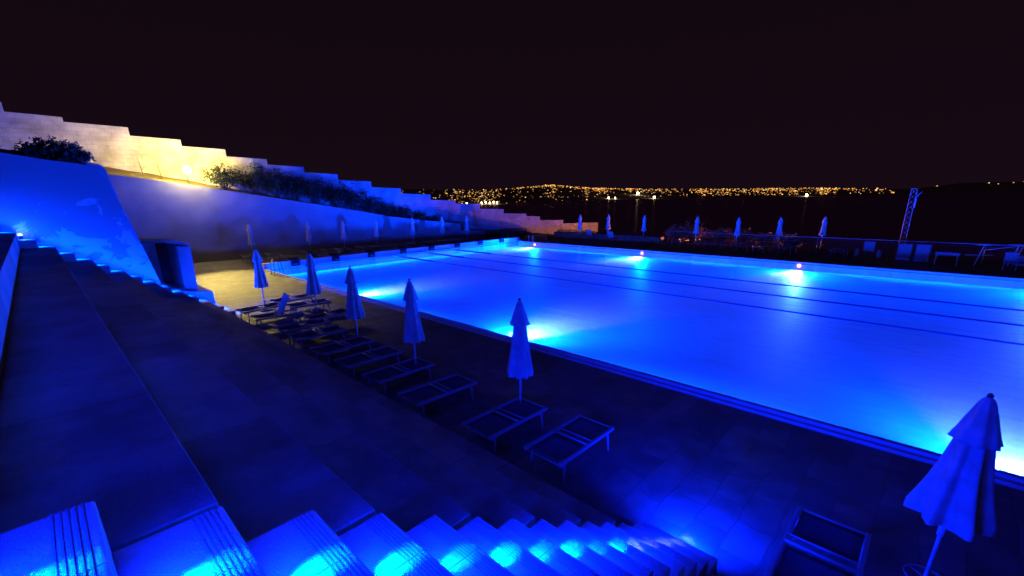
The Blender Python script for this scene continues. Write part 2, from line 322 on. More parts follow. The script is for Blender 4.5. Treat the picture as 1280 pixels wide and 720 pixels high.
# paving on the tiers right of the near stair, behind the plants
for side, (y0, y1) in (('near', (YS0, YS1)), ('far', (YF0, YF1))):
    st = thing('stone_staircase', (0, 0, 0), 'blue lit stone stairs with grooved nosings at the bottom of the picture' if side == 'near' else 'narrow stairs with glowing treads along the peeling side wall', 'staircase')
    for k in range(-4, 14):
        x1, z1 = nose(k); x0 = nose(k-1)[0]
        if k == 13: r_ = .07
        mb = MB(); mb.box(x0-.02, x1, y0+(.0 if side == 'near' else 0), y1, max(DZ-.05, z1-RS-.25), z1)
        o = mb.build('step', M_step, st); bevel(o, .01, 3)
        if side == 'near':
            g = MB()
            for q in range(5):
                xx = x1-.03-.017*q; g.box(xx-.004, xx+.002, y0+.005, y1-.005, z1-.003, z1+.0025)
            g.build('grip_strip', M_grip, o)
            g = MB()
            for yy in (1.45, ): g.box(x0+.01, x1-.006, yy-.002, yy+.002, z1-.003, z1+.0018)
            g.build('tile_joint', M_dark, o)
        # lamp let into the riser under this nosing
        ym = 1.47 if side == 'near' else (y0+y1)/2
        g = MB(); g.box(x1, x1+.006, ym-.05, ym+.05, z1-.12, z1-.06); g.build('step_lamp', M_steplens, o)
        if side == 'near':
            pw = {8: 9, 10: 7, 11: 8, 12: 9, 13: 150}.get(k, 14)
            spot('step_light', (x1+.035, ym, z1-.055), (.8 if k < 13 else 1.5, 0, -.45), pw*.9, (.0, .009, 1.0), 176, 1, .03, o)
            spot('step_glow', (x1+.035, ym, z1-RS+.11), (1.0, 0, -.85), pw*{3: .2, 4: .5, 5: .25, 7: .12, 8: .6, 9: .1, 10: .15, 11: .2, 12: .15}.get(k, .45) if k < 13 else 5, (.0 if k < 9 else .15, .26, 1.0), 46, .5, .02, o)
        else:
            spot('step_light', (x1+.035, ym, z1-.10), (.8, .3, -.5), 20, (.0, .028, 1), 175, 1, .03, o)
for i, k in enumerate((-3, -1)):
    x1, z1 = nose(k); t = thing('wall_uplight', (x1+.05, YF1-.12, z1-RS), ['small bright spotlight on the far stairs, higher one', 'small bright spotlight on the far stairs, lower one'][i], 'spotlight', 'small spotlights on the far stairs')
    a = MB(); a.lathe([(.001, 0), (.035, 0), (.045, .08), (.04, .10)], 0, 0, 12); a.build('housing', M_dark, t)
    a = MB(); a.lathe([(.038, .10), (.034, .13), (.001, .14)], 0, 0, 12); a.build('lens', M_lens, t)
    spot('uplight', (0, -.10, .16), (.55, .45, .75), 4, (0, .03, 1), 150, 1, .04, t)
t = thing('added_fill_lamp', (-2.4, 4.5, 4.4), 'added blue fill lamp on a pole, out of view on the upper terraces', 'flood lamp')  # unseen lamp added to lift the tiers and near deck with blue
a = MB(); a.tube([(0, 0, 0), (0, 0, 3.2)], .04); a.build('pole', M_dark, t)
a = MB(); a.box(-.1, .1, -.22, .22, 3.2, 3.5); bevel(a.build('housing', M_dark, t), .02)
a = MB(); a.box(.1, .11, -.19, .19, 3.23, 3.47); a.build('lens', mat('fill_lamp_lens', (.1, .1, .3), .3, emit=(0, .02, 1), estr=10, sampling='NONE'), t)
spot('fill_light', (.16, 0, 3.35), (1, .1, -1.1), 72, (0, .012, 1), 150, .8, 1.2, t)
# ---------------------------------------------------------------- peeling side wall, planter wall, booth
prof = [(-6, 5.6), (-.22, 5.08), (.64, 4.93), (1.25, 4.86), (1.50, 4.81), (1.66, 4.72), (1.76, 4.55), (1.84, 4.3), (2.14, 2.87), (2.35, 1.85), (2.52, .98)]
mb = MB(); mb.prism(prof+[(2.52, .3), (-6, .3)], YF1, YF1+.22); tag(bevel(mb.build('plastered_side_wall', M_plaster), .015), 'blue lit side wall with peeling plaster and a sloping rounded end', 'wall')
prof2 = [(-6, 5.8), (-.21, 5.26), (1.55, 4.97), (1.80, 4.93), (1.92, 4.8), (2.27, 2.47), (2.6, .6)]
mb = MB(); mb.prism(prof2+[(2.6, .2), (-6, .2)], 19.5, 19.72); tag(bevel(mb.build('planter_back_wall', M_wallm), .015), 'dark planter wall right behind the peeling side wall, holding the round bush', 'wall')
mb = MB(); mb.prism([(-6, 5.2), (-.2, 4.75), (1.4, 4.5), (1.8, 3.6), (2.2, 1.8), (2.3, .3), (-6, .3)], YF1+.225, 19.495); tag(mb.build('planter_soil', M_soil), kind='structure')
bt = thing('service_booth', (0, 0, 0), 'small concrete booth with a dark opening between blue lit piers', 'booth')
mb = MB(); mb.box(2.0, 2.74, 19.73, 20.0, .3, 2.4); mb.build('side_panel', M_wallm, bt)
mb = MB(); mb.prism([(3.22, .5), (3.60, .5), (3.64, 2.24), (3.25, 2.28)], 19.2, 21.2); bevel(mb.build('pier', M_wallm, bt), .02)
mb = MB(); mb.box(2.4, 3.25, 21.0, 21.2, .3, 2.3); mb.build('back_wall', M_dark, bt)
mb = MB(); vs = [(2.0,19.75,2.42),(2.95,19.3,2.42),(3.66,19.18,2.26),(3.66,21.25,2.30),(2.0,21.25,2.45)]
vs += [(x, y, z+.09) for x, y, z in vs]; mb.add(vs, [(4,3,2,1,0),(5,6,7,8,9)]+[(i,(i+1)%5,(i+1)%5+5,i+5) for i in range(5)]); mb.build('roof_slab', M_conc, bt)
mb = MB(); mb.prism([(2.52, -.1), (3.90, -.1), (3.88, .68), (3.2, .78), (2.52, 1.0)], YF1+.0, 20.6); tag(bevel(mb.build('stair_curb_block', M_wallm), .02), 'low blue lit block between the far stairs and the booth', 'low wall')
# ---------------------------------------------------------------- retaining wall behind the pool
mA, mB_ = Vector((3, 35.6)), Vector((28, 32.6)); md = (mB_-mA).normalized(); mn = Vector((-md.y, md.x))
def midY(x): return 35.6-.12*(x-3)
top = [(-6, 6.6), (3.54, 5.36), (5.12, 5.16), (7.03, 4.86), (10, 4.33), (12.15, 3.95), (15.07, 3.44), (18.06, 2.89), (20.7, 2.36), (23.66, 1.95), (26.1, 1.66), (27.4, 1.5), (27.45, .9), (30.2, .7)]
def strip_wall(pts, yfun, thick, zb, zoff=0):
    mb = MB(); n = len(pts); vs = []
    for x, z in pts:
        y = yfun(x); zz = z+zoff; b = zb(x) if callable(zb) else zb
        vs += [(x, y, b), (x, y, zz), (x, y+thick, zz), (x, y+thick, b)]
    fs = [(4*i+a, 4*i+4+a, 4*i+4+(a+1) % 4, 4*i+(a+1) % 4) for i in range(n-1) for a in range(4)]
    mb.add(vs, fs+[(0,1,2,3), (4*n-1,4*n-2,4*n-3,4*n-4)]); return mb
tag(strip_wall(top, midY, .35, DZ-.1).build('retaining_wall', M_wallm), 'long smooth retaining wall sloping down behind the far umbrellas', 'wall')
# planting slope between the two walls
def upY(x): return 40-8/36*x
ux = [(.17, 9.03), (2.5, 8.74), (5.41, 8.38), (7.97, 7.79), (10.39, 7.29), (12.85, 6.73), (15.27, 6.25), (17.66, 5.75), (20.25, 5.22), (22.74, 4.67), (25.44, 4.14), (27.91, 3.57), (30.5, 3.22), (33.2, 2.66), (35.97, 2.14), (37.74, 1.79), (40.94, 1.3), (46.23, .82)]
stp = [(-9, 10.6), (-6.5, 10.6), (-6.5, 10.1), (-4, 10.1), (-4, 9.6), (-1.8, 9.6), (-1.8, 9.4), (.17, 9.35)]
for i, (x, z) in enumerate(ux):
    xp = ux[i-1][0] if i else .17
    if i: stp += [(xp+.002, z+.10 if i < 16 else z+.1), (x, z)]
slope = MB(); xs = [-8+i*1.0 for i in range(45)]; vs = []
def soil(x, t):
    zm = np.interp(x, [p[0] for p in top], [p[1] for p in top]); yb = midY(x)+.33; yu = upY(x)+.02
    return (x, yb+(yu-yb)*t, zm-.08+t*max(0, .85-.035*max(0, x))+.05*math.sin(x*3.1+t*9))
nt_ = 6
for x in xs:
    for j in range(nt_): vs.append(soil(x, j/(nt_-1)))
slope.add(vs, [(i*nt_+j, (i+1)*nt_+j, (i+1)*nt_+j+1, i*nt_+j+1) for i in range(len(xs)-1) for j in range(nt_-1)], True)
tag(slope.build('planting_slope', M_soil), kind='structure')
tag(strip_wall(stp, upY, .3, lambda x: -2.0).build('stepped_block_wall', M_block), 'pale stepped block wall climbing the slope above the planting bed', 'wall')
# hillside rising behind the stepped wall
hb = MB(); vs = []
hx = [-40, -20, -9, 0, 6, 12, 18, 24, 30, 36, 42, 50]
for x in hx:
    zt = np.interp(x, [p[0] for p in ux], [p[1] for p in ux]) if x > 0 else 9-.2*x
    for q, (dy, dz) in enumerate(((.3, -.9), (4, -1.2), (12, -2.0), (40, -6), (120, -16))): vs.append((x, upY(min(x, 46))+dy, zt+dz*(1 if x > 8 else .6)))
n = 5; hb.add(vs, [(i*n+j, (i+1)*n+j, (i+1)*n+j+1, i*n+j+1) for i in range(len(hx)-1) for j in range(n-1)], True)
tag(hb.build('hill', M_soil), kind='structure')
# garden lamp on the retaining wall
M_bulb = mat('garden_lamp_globe', (.9, .8, .5), .4, emit=(1, .80, .32), estr=60, sampling='NONE')
gl_ = thing('garden_lamp', (7.30, 35.20, 4.86), 'glaring yellow garden lamp on a short post at the top of the retaining wall', 'lamp')
a = MB(); a.tube([(0, 0, -.2), (0, 0, .5), (0, -.1, .60), (0, -.28, .62)], .03); a.build('post', M_dark, gl_)
a = MB(); a.lathe([(0.01, .60), (.10, .63), (.17, .72), (.19, .83), (.16, .94), (.08, 1.01), (.01, 1.03)], 0, -.28); a.build('globe', M_bulb, gl_)
point('lamp_light', (0, -.52, .82), 38, (1, .70, .12), .2, gl_)
spot('lamp_back', (0, -.02, .82), (-.25, 1, .22), 270, (1, .68, .10), 165, .3, .2, gl_)
spot('lamp_throw', (0, -.50, .82), (-.08, -1, -.62), 1150, (1, .74, .20), 39, .95, .2, gl_)
# ---------------------------------------------------------------- parasols
def fold(amp, n=8, ph=0): return lambda t, u: 1+amp*(.25+.75*u)*(math.cos(n*t+ph+.5*math.sin(t+ph))+.35*math.cos(2*n*t+1)+.25*math.cos(3*t+2.2*ph+2*u))
def parasol(variant=0):
    t = thing('closed_parasol', (0, 0, 0), '', 'parasol')
    a = MB(); a.tube([(0, 0, 0), (0, 0, 2.16)], .019, 10); a.build('pole', M_white, t)
    a = MB(); a.box(-.22, .22, -.22, .22, 0, .045); a.tube([(0, 0, .04), (0, 0, .22)], .032, 10); bevel(a.build('base', M_dark, t), .01)
    a = MB(); a.tube([(.17*math.cos(k*math.pi/12), .17*math.sin(k*math.pi/12), .30) for k in range(24)], .009, 6, closed=True)
    for k in range(3): a.tube([(0, 0, .30), (.17*math.cos(k*2.094), .17*math.sin(k*2.094), .30)], .006, 6)
    a.build('ring_tray', M_frame, t)
    a = MB()
    if variant == 0: pr = [(.03, 2.08), (.075, 1.92), (.10, 1.78), (.125, 1.55), (.15, 1.3), (.175, 1.1), (.195, .95), (.19, .86)]
    elif variant == 1: pr = [(.03, 2.08), (.09, 1.92), (.13, 1.78), (.165, 1.55), (.205, 1.35), (.24, 1.2), (.27, 1.08), (.265, 1.0)]
    else: pr = [(.03, 2.08), (.07, 1.9), (.085, 1.75), (.10, 1.5), (.115, 1.3), (.13, 1.15), (.15, 1.0), (.14, .93)]
    # a few more rings so the folds read
    q = []
    for (r0, z0), (r1, z1) in zip(pr, pr[1:]): q += [(r0+(r1-r0)*s/3, z0+(z1-z0)*s/3) for s in range(3)]
    q.append(pr[-1]); a.lathe(q, 0, 0, 72, fold(.21, 7 if variant == 1 else 8, variant)); a.build('canopy', M_canvas, t)
    a = MB(); c = [(.012, 2.20), (.04, 2.175), (.06, 2.13), (.10, 2.0), (.14, 1.86), (.165, 1.79), (.155, 1.785)]
    if variant == 1: c = [(r*1.07, z+.01) for r, z in c]
    if variant == 2: c = [(r*.8, z) for r, z in c]
    a.lathe(c, 0, 0, 48, fold(.09, 8)); a.build('top_cap', M_canvas, t)
    a = MB(); a.lathe([(.001, 2.245), (.018, 2.235), (.026, 2.215), (.012, 2.19)], 0, 0, 12); a.build('finial', M_dark, t)
    a = MB(); a.tube([(0, 0, .80), (0, 0, .98)], .034, 10); a.tube([(.03, 0, .88), (.075, 0, .87)], .008, 6); a.build('slider', M_white, t)
    return t
# near row
near_u = [((5.20, 17.48), 'closed parasol at the end of the near row, in front of the yellow lit paving'),
          ((5.95, 14.75), 'closed parasol beside the raised lounger back, second from the stairs wall'),
          ((5.33, 10.80), 'closed parasol hiding the first pool glow at the near pool edge'),
          ((5.21, 7.96), 'closed parasol with striped folds, between the two pool glows'),
          ((5.33, 4.90), 'tall closed parasol in the middle of the picture beside the second pool glow')]
P0 = parasol(0)
for i, ((x, y), l) in enumerate(near_u):
    o = P0 if i == 0 else copy_tree(P0); o.location = (x, y, DZ); o.rotation_euler.z = i*1.3; o['label'] = l; o['group'] = 'closed parasols on the near deck'
PB = parasol(1); PB.location = (5.17, -.50, DZ); PB.scale = (.92, .92, 1); PB.rotation_euler = (R(1.0), R(-1.2), 1.0)
PB['label'] = 'largest closed parasol, splayed open at the bottom, at the lower right'; PB['group'] = 'closed parasols on the near deck'
P2 = parasol(2)
far_u = [(34.66, 24.2), (36.1, 22.1), (36.0, 18.5), (36.0, 14.0), (35.55, 10.8), (36.7, 8.35), (38.45, 6.0)]
fl_l = ['pale blue closed parasol standing in front of the end of the stepped wall', 'closed parasol between the stepped wall end and the bright harbour reflection', 'closed parasol above the low stone planter, behind the middle violet pool lamp',
        'closed parasol at the start of the cable railing, against the reddish bushes', 'closed parasol behind the railing, second along it from the planter', 'closed parasol behind the railing just left of the brightest violet lamp', 'closed parasol behind the railing just right of the brightest violet lamp']
for i, (x, y) in enumerate(far_u):
    o = P2 if i == 0 else copy_tree(P2); o.location = (x, y, DZ if x < 38 else DZ+.02); o.rotation_euler.z = i; o['label'] = fl_l[i]; o['group'] = 'closed parasols beyond the pool'
    o.scale = (1.35, 1.35, 1.04)
end_u = [(9.85, 33.7), (13.5, 33.1), (16.0, 32.8), (18.65, 32.6), (21.8, 32.2), (24.6, 31.8), (27.2, 31.5)]
en_l = ['dim closed parasol nearest the yellow lamp, against the retaining wall', 'faint closed parasol under the pale mark on the retaining wall', 'pale closed parasol against the retaining wall, third from the yellow lamp', 'slim pale closed parasol against the retaining wall, fourth from the yellow lamp',
        'closed parasol reaching the top edge of the retaining wall', 'closed parasol just left of the low end of the retaining wall', 'closed parasol past the low end of the retaining wall, before the stepped wall']
for i, (x, y) in enumerate(end_u):
    o = copy_tree(P2); o.location = (x, y, DZ); o.rotation_euler.z = i*2; o.scale = (1.25, 1.25, 1.08); o['label'] = en_l[i]; o['group'] = 'closed parasols along the retaining wall'
# ---------------------------------------------------------------- loungers (length along x)
def lounger(raised=False):
    t = thing('sun_lounger', (0, 0, 0), '', 'sun lounger'); L, W2, z = 1.36, .315, .36
    for s_ in (-1, 1):
        a = MB(); a.bar((-L/2, s_*W2, z), (L/2, s_*W2, z), .046, .055); bevel(a.build('side_rail', M_frame, t), .008)
        a = MB(); a.bar((-L/2-.02, s_*W2, z+.005), (-L/2+.13, s_*W2, z+.005), .062, .06); bevel(a.build('arm_cap', M_frame, t), .012)
        for e_ in (-1, 1):
            a = MB(); a.tube([(e_*(L/2-.13), s_*(W2-.02), z-.02), (e_*(L/2-.10), s_*(W2-.01), 0)], .017, 8); a.build('leg', M_frame, t)
    for nm, x, zz, r_ in (('crossbar', -L/2+.06, z-.06, .014), ('crossbar', -.04, z+.028, .016), ('crossbar', .10, z+.02, .012), ('crossbar', L/2-.12, z-.10, .012), ('crossbar', L/2-.01, z, .014)):
        a = MB(); a.tube([(x, -W2, zz), (x, W2, zz)], r_, 8); a.build(nm, M_frame, t)
    def sheetm(x0, x1, sag, zoff=0):
        a = MB(); nx, ny = 8, 6; vs = []
        for i in range(nx+1):
            for j in range(ny+1):
                u, v = i/nx, j/ny; vs.append((x0+(x1-x0)*u, (-1+2*v)*(W2-.03), z-.012-sag*math.sin(math.pi*u)**.7*math.sin(math.pi*v)**.7+zoff))
        return a.add(vs, [(i*(ny+1)+j, (i+1)*(ny+1)+j, (i+1)*(ny+1)+j+1, i*(ny+1)+j+1) for i in range(nx) for j in range(ny)], True)
    o = sheetm(-L/2+.05, -.05, .035).build('seat_sling', M_sling, t)
    so = o.modifiers.new('thick', 'SOLIDIFY'); so.thickness = .004
    if not raised:
        o = sheetm(.11, L/2-.02, .03).build('back_sling', M_sling, t); so = o.modifiers.new('thick', 'SOLIDIFY'); so.thickness = .004
    else:
        a = MB(); m = Matrix.Translation((.05, 0, z)) @ Matrix.Rotation(R(-63), 4, 'Y')
        a.box(0, .68, -.27, .27, -.012, .012, m); a.build('raised_back', mat('back_mattress', (.45, .45, .48), .8, bump=.2, bscale=200), t)
        for s_ in (-1, 1):
            a = MB(); a.tube([m @ Vector((0, s_*.29, 0)), m @ Vector((.70, s_*.29, 0))], .015); a.build('back_rail', M_frame, t)
    return t
L0 = lounger()
near_l = [(4.73, .27, 0, 'sun lounger at the bottom right below the largest parasol'), (4.90, 3.47, 0, 'sun lounger right of the middle parasol, clearest one on the dark deck'),
          (4.74, 4.68, 0, 'sun lounger whose corner touches the pole of the middle parasol'), (4.68, 6.42, -2, 'sun lounger left of the middle parasol, one long rail showing'),
          (4.72, 7.84, 1, 'sun lounger under the striped parasol pole'), (4.72, 9.1, 0, 'sun lounger just left of the striped parasol'), (4.7, 10.35, 3, 'dim sun lounger under the parasol at the first pool glow'),
          (4.75, 11.9, -3, 'dim sun lounger left of the parasol at the first pool glow'), (4.8, 13.0, 2, 'dim sun lounger between the second and third near parasols'), (4.75, 16.35, 6, 'sun lounger standing out against the yellow lit paving')]
for i, (x, y, a_, l) in enumerate(near_l):
    o = L0 if i == 0 else copy_tree(L0); o.location = (x, y, DZ); o.rotation_euler.z = R(a_); o['label'] = l; o['group'] = 'sun loungers on the near deck'
for x, y, a_, l in [(6.05, 17.0, 4, 'sun lounger beyond the first parasol ring, beside the raised back'), (6.1, 15.7, -5, 'sun lounger with dark slings behind the raised lounger back'), (5.9, 13.6, 8, 'dim sun lounger past the foot of the second parasol')]:
    o = copy_tree(L0); o.location = (x, y, DZ); o.rotation_euler.z = R(a_); o['label'] = l; o['group'] = 'sun loungers on the near deck'
L1 = lounger(True); L1.location = (4.75, 14.9, DZ); L1.rotation_euler.z = R(-6); L1['label'] = 'sun lounger with its bright back raised, near the far stairs'; L1['group'] = 'sun loungers on the near deck'
for i, y in enumerate((14.8, 13.0, 12.2, 11.5, 10.0, 8.9, 7.3, 4.4)):
    o = copy_tree(L0); o.location = (34.9, y, DZ); o.rotation_euler.z = R(180); o.scale = (1.2, 1.15, 1.25); o['group'] = 'sun loungers beyond the pool'
    o['label'] = 'sun lounger beyond the pool by the railing, %s from the stone planter' % (ordn[i])
L1b = copy_tree(L1)
for i, (x, y) in enumerate(((34.3, 20.6), (35.2, 23.4))):
    o = L1b if i == 0 else copy_tree(L1); o.location = (x, y, DZ); o.rotation_euler.z = R(180); o['group'] = 'sun loungers beyond the pool'
    o['label'] = ['raised back sun lounger in front of the stone planter', 'raised back sun lounger at the left end of the stone planter'][i]
xs_ = [9.2, 10.6, 12.8, 14.2, 15.2, 16.8, 18.0, 19.4, 21.0, 22.5, 24.0, 25.4]
for i, x in enumerate(xs_):
    o = copy_tree(L0); o.location = (x, midY(x)-2.6, DZ); o.rotation_euler.z = R(-97); o.scale = (1.2, 1.1, 1.2); o['group'] = 'sun loungers in the dark strip below the retaining wall'
    o['label'] = 'dim sun lounger below the retaining wall, %s from the yellow lit paving' % (ordn+['ninth', 'tenth', 'eleventh', 'twelfth'])[i]
# ---------------------------------------------------------------- far deck edge: railing, planter, odds and ends
M_rail = mat('railing_metal', (.5, .5, .52), .35, metal=.5)
rl = thing('cable_railing', (36.0, 0, DZ), 'long metal cable railing along the far deck edge', 'railing')
a = MB(); a.tube([(0, 16.3, 1.05), (0, -30, 1.05)], .026, 8); a.build('top_rail', M_rail, rl)
for y in [16.3-2.62*i for i in range(18)]:
    a = MB(); a.tube([(0, y, 0), (0, y, 1.05)], .02, 6); a.build('post', M_rail, rl)
for z in (.15, .30, .45, .60, .75, .90):
    a = MB(); a.tube([(0, 16.3, z), (0, -30, z)], .0055, 4); a.build('cable', M_rail, rl)
lw = thing('stone_planter', (36.3, 0, DZ), 'low stone planter with a clipped hedge beyond the far left pool lamps', 'planter')
a = MB(); a.box(-.2, .5, 17.0, 28.4, 0, .50); bevel(a.build('stone_wall', mat('planter_stone', (.42, .42, .42), .9, noise=(.20, .20, .20), bump=1, bscale=6, scale=2.6), lw), .02)
a = MB(); a.box(-.42, -.2, 17.6, 27.5, 0, .22); bevel(a.build('bench_ledge', M_conc, lw), .02)
def leaf_cloud(mb, c, rad, n, size, flat=1):
    c = Vector(c)
    for _ in range(n):
        d = Vector((random.gauss(0, 1), random.gauss(0, 1), random.gauss(0, 1))).normalized()*(random.random()**.45)
        p_ = c+Vector((d.x*rad[0], d.y*rad[1], d.z*rad[2]))
        u = Vector((random.gauss(0, 1), random.gauss(0, 1), random.gauss(0, 1))).normalized(); v = u.orthogonal().normalized(); s_ = size*random.uniform(.6, 1.4)
        mb.add([p_-u*s_, p_+v*s_*.45, p_+u*s_, p_-v*s_*.45], [(0, 1, 2, 3)])
a = MB()
for i in range(40): leaf_cloud(a, (.18, 19.5+i*.22, .56+.05*random.random()), (.26, .25, .12+.10*(i > 18)), 60, .05)
a.build('hedge', M_leaf, lw)
def shrub(name, loc, rad, nb, nl, size, label, cat, group=None, lm=None, clumps=12, up=1):
    t = thing(name, loc, label, cat, group); tw = MB(); lf = MB(); lm = lm or M_leaf
    for b in range(nb):
        a_ = random.uniform(0, 6.28); r_ = random.uniform(.3, 1); h_ = random.uniform(.55, 1.0)
        p0 = Vector((random.uniform(-.1, .1)*rad[0], random.uniform(-.1, .1)*rad[1], 0)); p2 = Vector((math.cos(a_)*rad[0]*r_, math.sin(a_)*rad[1]*r_, rad[2]*2*h_*up*(1.1-.5*r_)))
        p1 = (p0+p2)/2+Vector((0, 0, .25*rad[2])); tw.tube([p0, p1, p2], [.02, .012, .004], 5)
        for c in range(clumps):
            u = random.uniform(.35, 1.02); q = p0*(1-u)**2+p1*2*u*(1-u)+p2*u*u
            leaf_cloud(lf, q+Vector((random.gauss(0, .08), random.gauss(0, .08), random.gauss(0, .06)))*max(rad), (size*3, size*3, size*2), nl, size)
    tw.build('twigs', M_wood, t); lf.build('foliage', lm, t); return t
shrub('round_bush', (.85, 19.1, 4.62), (.85, .35, .50), 60, 16, .05, 'round dark bush growing above the peeling side wall', 'bush')
# shrubs on the planting slope
sx = [9.6, 11.2, 12.6, 13.9, 15.2, 16.6, 18.0, 19.4, 20.8, 22.2, 23.6, 25.0]
sl = ['leafy green shrub lit yellow right of the garden lamp', 'spreading green shrub second from the garden lamp', 'tall leafy shrub third from the garden lamp', 'arching shrub fourth from the garden lamp',
      'dark arching shrub where the yellow light fades', 'tallest dark shrub in the middle of the bed', 'dark shrub seventh from the garden lamp', 'dark straggly shrub eighth from the garden lamp', 'dark shrub ninth from the garden lamp, below the wall steps',
      'dark reddish shrub tenth from the garden lamp', 'low dark shrub next to last in the bed', 'lowest shrub at the thin end of the planting bed']
for i, x in enumerate(sx):
    s_ = soil(x, .35); sc = 1.05 if x < 18 else max(.42, 1.05-.085*(x-18))
    shrub('slope_shrub', (s_[0], s_[1], s_[2]-.05), (1.45*sc, .8*sc, (1.25 if 11 < x < 20 else .95)*sc), 20, 5, .085*sc**.5, sl[i], 'shrub', 'shrubs in the planting bed', clumps=10)
for i, (x, l) in enumerate([(5.4, 'bare thin twig left of the garden lamp'), (6.3, 'bare forked twig next to the garden lamp'), (1.6, 'bare twig at the left end of the block wall')]):
    s_ = soil(x, .5); t = thing('bare_twig', (s_[0], s_[1], s_[2]), l, 'plant'); a = MB()
    a.tube([(0, 0, 0), (-.05, 0, .6), (-.12, 0, 1.15)], [.03, .02, .006], 5); a.build('stem', M_wood, t)
    a = MB(); a.tube([(-.03, 0, .35), (.25, 0, .6), (.3, 0, .8)], [.014, .008, .004], 5); a.tube([(-.06, 0, .7), (-.3, 0, .95)], [.01, .004], 5); a.build('side_twig', M_wood, t)
# bushes beyond the railing
bl = ['reddish dry bush at the left end of the railing', 'tall reddish dry bush behind the railing start', 'reddish bush between the two parasols at the railing', 'low reddish bush under the fifth far parasol', 'low dry bush left of the brightest violet lamp', 'spreading dry bush behind the middle of the railing loungers']
for i, (x, y, s_) in enumerate([(38.2, 16.6, 1.05), (38.4, 15.2, 1.25), (38.2, 12.9, 1.0), (38.3, 11.4, 1.0), (38.2, 9.6, .85), (38.3, 8.0, .8)]):
    shrub('dry_bush', (x, y, DZ-.1), (1.0*s_, 1.1*s_, .80*s_), 34, 7, .075, bl[i], 'bush', 'dry bushes beyond the railing', M_pinkbush, 9)
t = shrub('bare_sapling', (33.1, 26.6, DZ), (.25, .3, .42), 9, 3, .05, 'small straggly sapling beside the farthest left pool lamp', 'plant', None, M_leaf, 4)
shrub('wall_bush', (30.6, 31.4, DZ), (1.4, .7, .35), 20, 6, .07, 'low bush at the foot of the stepped wall beyond the pool corner', 'bush')
shrub('corner_bush', (33.3, 30.2, DZ), (1.0, .8, .5), 18, 6, .06, 'thin reddish bush behind the far left pool lamp', 'bush', None, M_pinkbush, 8)
# plants at the foot of the picture beside the near stairs
for i, (x, y, z, s_, l) in enumerate([(1.55, .62, 1.95, .5, 'dark spiky plant at the bottom edge beside the middle steps'), (2.3, .66, 1.45, .45, 'dark leafy plant at the bottom edge beside the lower steps'), (3.0, .68, .85, .5, 'dark jagged plant beside the last stair lamps')]):
    pass
bank = MB(); bank.prism([(-4, 5.0-1.6), (-.6, 2.6), (.5, 1.75), (3.4, -.02), (3.9, -.14), (3.9, -.3), (-4, -.3)], -14, .80); tag(bank.build('planted_bank', M_soil), kind='structure')
cb = MB(); cb.prism([(-4, 3.5), (-.5, 2.75), (.2, 2.3), (4.1, -.02), (4.1, -.3), (-4, -.3)], .82, 1.045); tag(bevel(cb.build('stair_side_curb', M_conc), .015), 'sloping concrete curb along the lower edge of the near stairs', 'curb')
for i, (x, l) in enumerate([(2.1, 'dark spiky plant at the bottom edge beside the middle steps'), (2.8, 'dark leafy plant at the bottom edge beside the lower steps'), (3.5, 'dark jagged plant beside the last lit steps')]):
    zb = 1.75-(x-.5)*.61; shrub('bank_plant', (x, .62, zb-.05), (.32, .25, .24), 14, 4, .045, l, 'plant', 'plants on the bank beside the near stairs', clumps=7)
for i, (x, y, z) in enumerate(((42.6, 24.5, -1.9), (41.6, 13.2, -1.6))):
    t = thing('path_lamp', (x, y, z), ['low warm path lamp on the slope behind the stone planter', 'low warm path lamp on the slope behind the dry bushes'][i], 'lamp', 'warm path lamps below the deck edge')
    a = MB(); a.tube([(0, 0, 0), (0, 0, .9)], .03); a.build('post', M_dark, t)
    a = MB(); a.lathe([(.01, .88), (.09, .92), (.10, 1.05), (.06, 1.12), (.01, 1.13)], 0, 0, 12); a.build('globe', mat('path_lamp_globe', (.8, .4, .3), .5, emit=(1, .33, .2), estr=3, sampling='NONE'), t)
    point('lamp_light', (-.16, .16, 1.1), (55, 420)[i], (1, .30, .20), .1, t)
# lattice tower beyond the railing
tw = thing('lattice_mast', (40.0, 1.68, -.95), 'tall pale lattice mast behind the railing', 'mast')
for y in (-.155, .155):
    a = MB(); a.tube([(0, y, 0), (0, y, 4.96)], .017, 6); a.build('chord', M_white, tw)
a = MB(); n = 15; hh = 4.94/n; a.tube([(0, -.155, 4.95), (0, .155, 4.95)], .017, 6)
for i in range(n):
    sg = 1 if i % 2 else -1; a.tube([(.012, sg*.15, i*hh), (.012, -sg*.15, (i+1)*hh)], .009, 5); a.tube([(-.012, -sg*.15, i*hh), (-.012, sg*.15, (i+1)*hh)], .009, 5)
a.build('lattice_bracing', M_white, tw)
a = MB(); a.tube([(0, -.155, 4.3), (0, -.30, 4.62), (0, -.44, 4.76)], .022, 6); a.box(-.05, .05, -.22, -.16, 3.75, 4.35); a.build('bracket_arm', M_white, tw)
# two framed boards, small board, table, rack, chair, bins
M_board = mat('board_fabric', (.36, .36, .42), .8, bump=.3, bscale=90, noise=(.24, .24, .30), scale=9)
for i, (y0, l) in enumerate([(1.26, 'left one of the two tall pale boards leaning at the railing'), (.47, 'right one of the two tall pale boards leaning at the railing')]):
    t = thing('framed_board', (34.1, y0, DZ), l, 'board', 'two tall boards at the railing'); m = Matrix.Rotation(R(12), 4, 'Y')
    a = MB(); a.box(-.02, .02, -.29, .29, .08, 1.02, m); a.build('panel', M_board, t)
    a = MB()
    for s_ in (-1, 1): a.bar(m @ Vector((0, s_*.32, 0)), m @ Vector((0, s_*.32, 1.08)), .04)
    a.bar(m @ Vector((0, -.3, .04)), m @ Vector((0, .3, .04)), .035); a.bar(m @ Vector((0, -.3, 1.06)), m @ Vector((0, .3, 1.06)), .035); a.build('frame', M_dark, t)
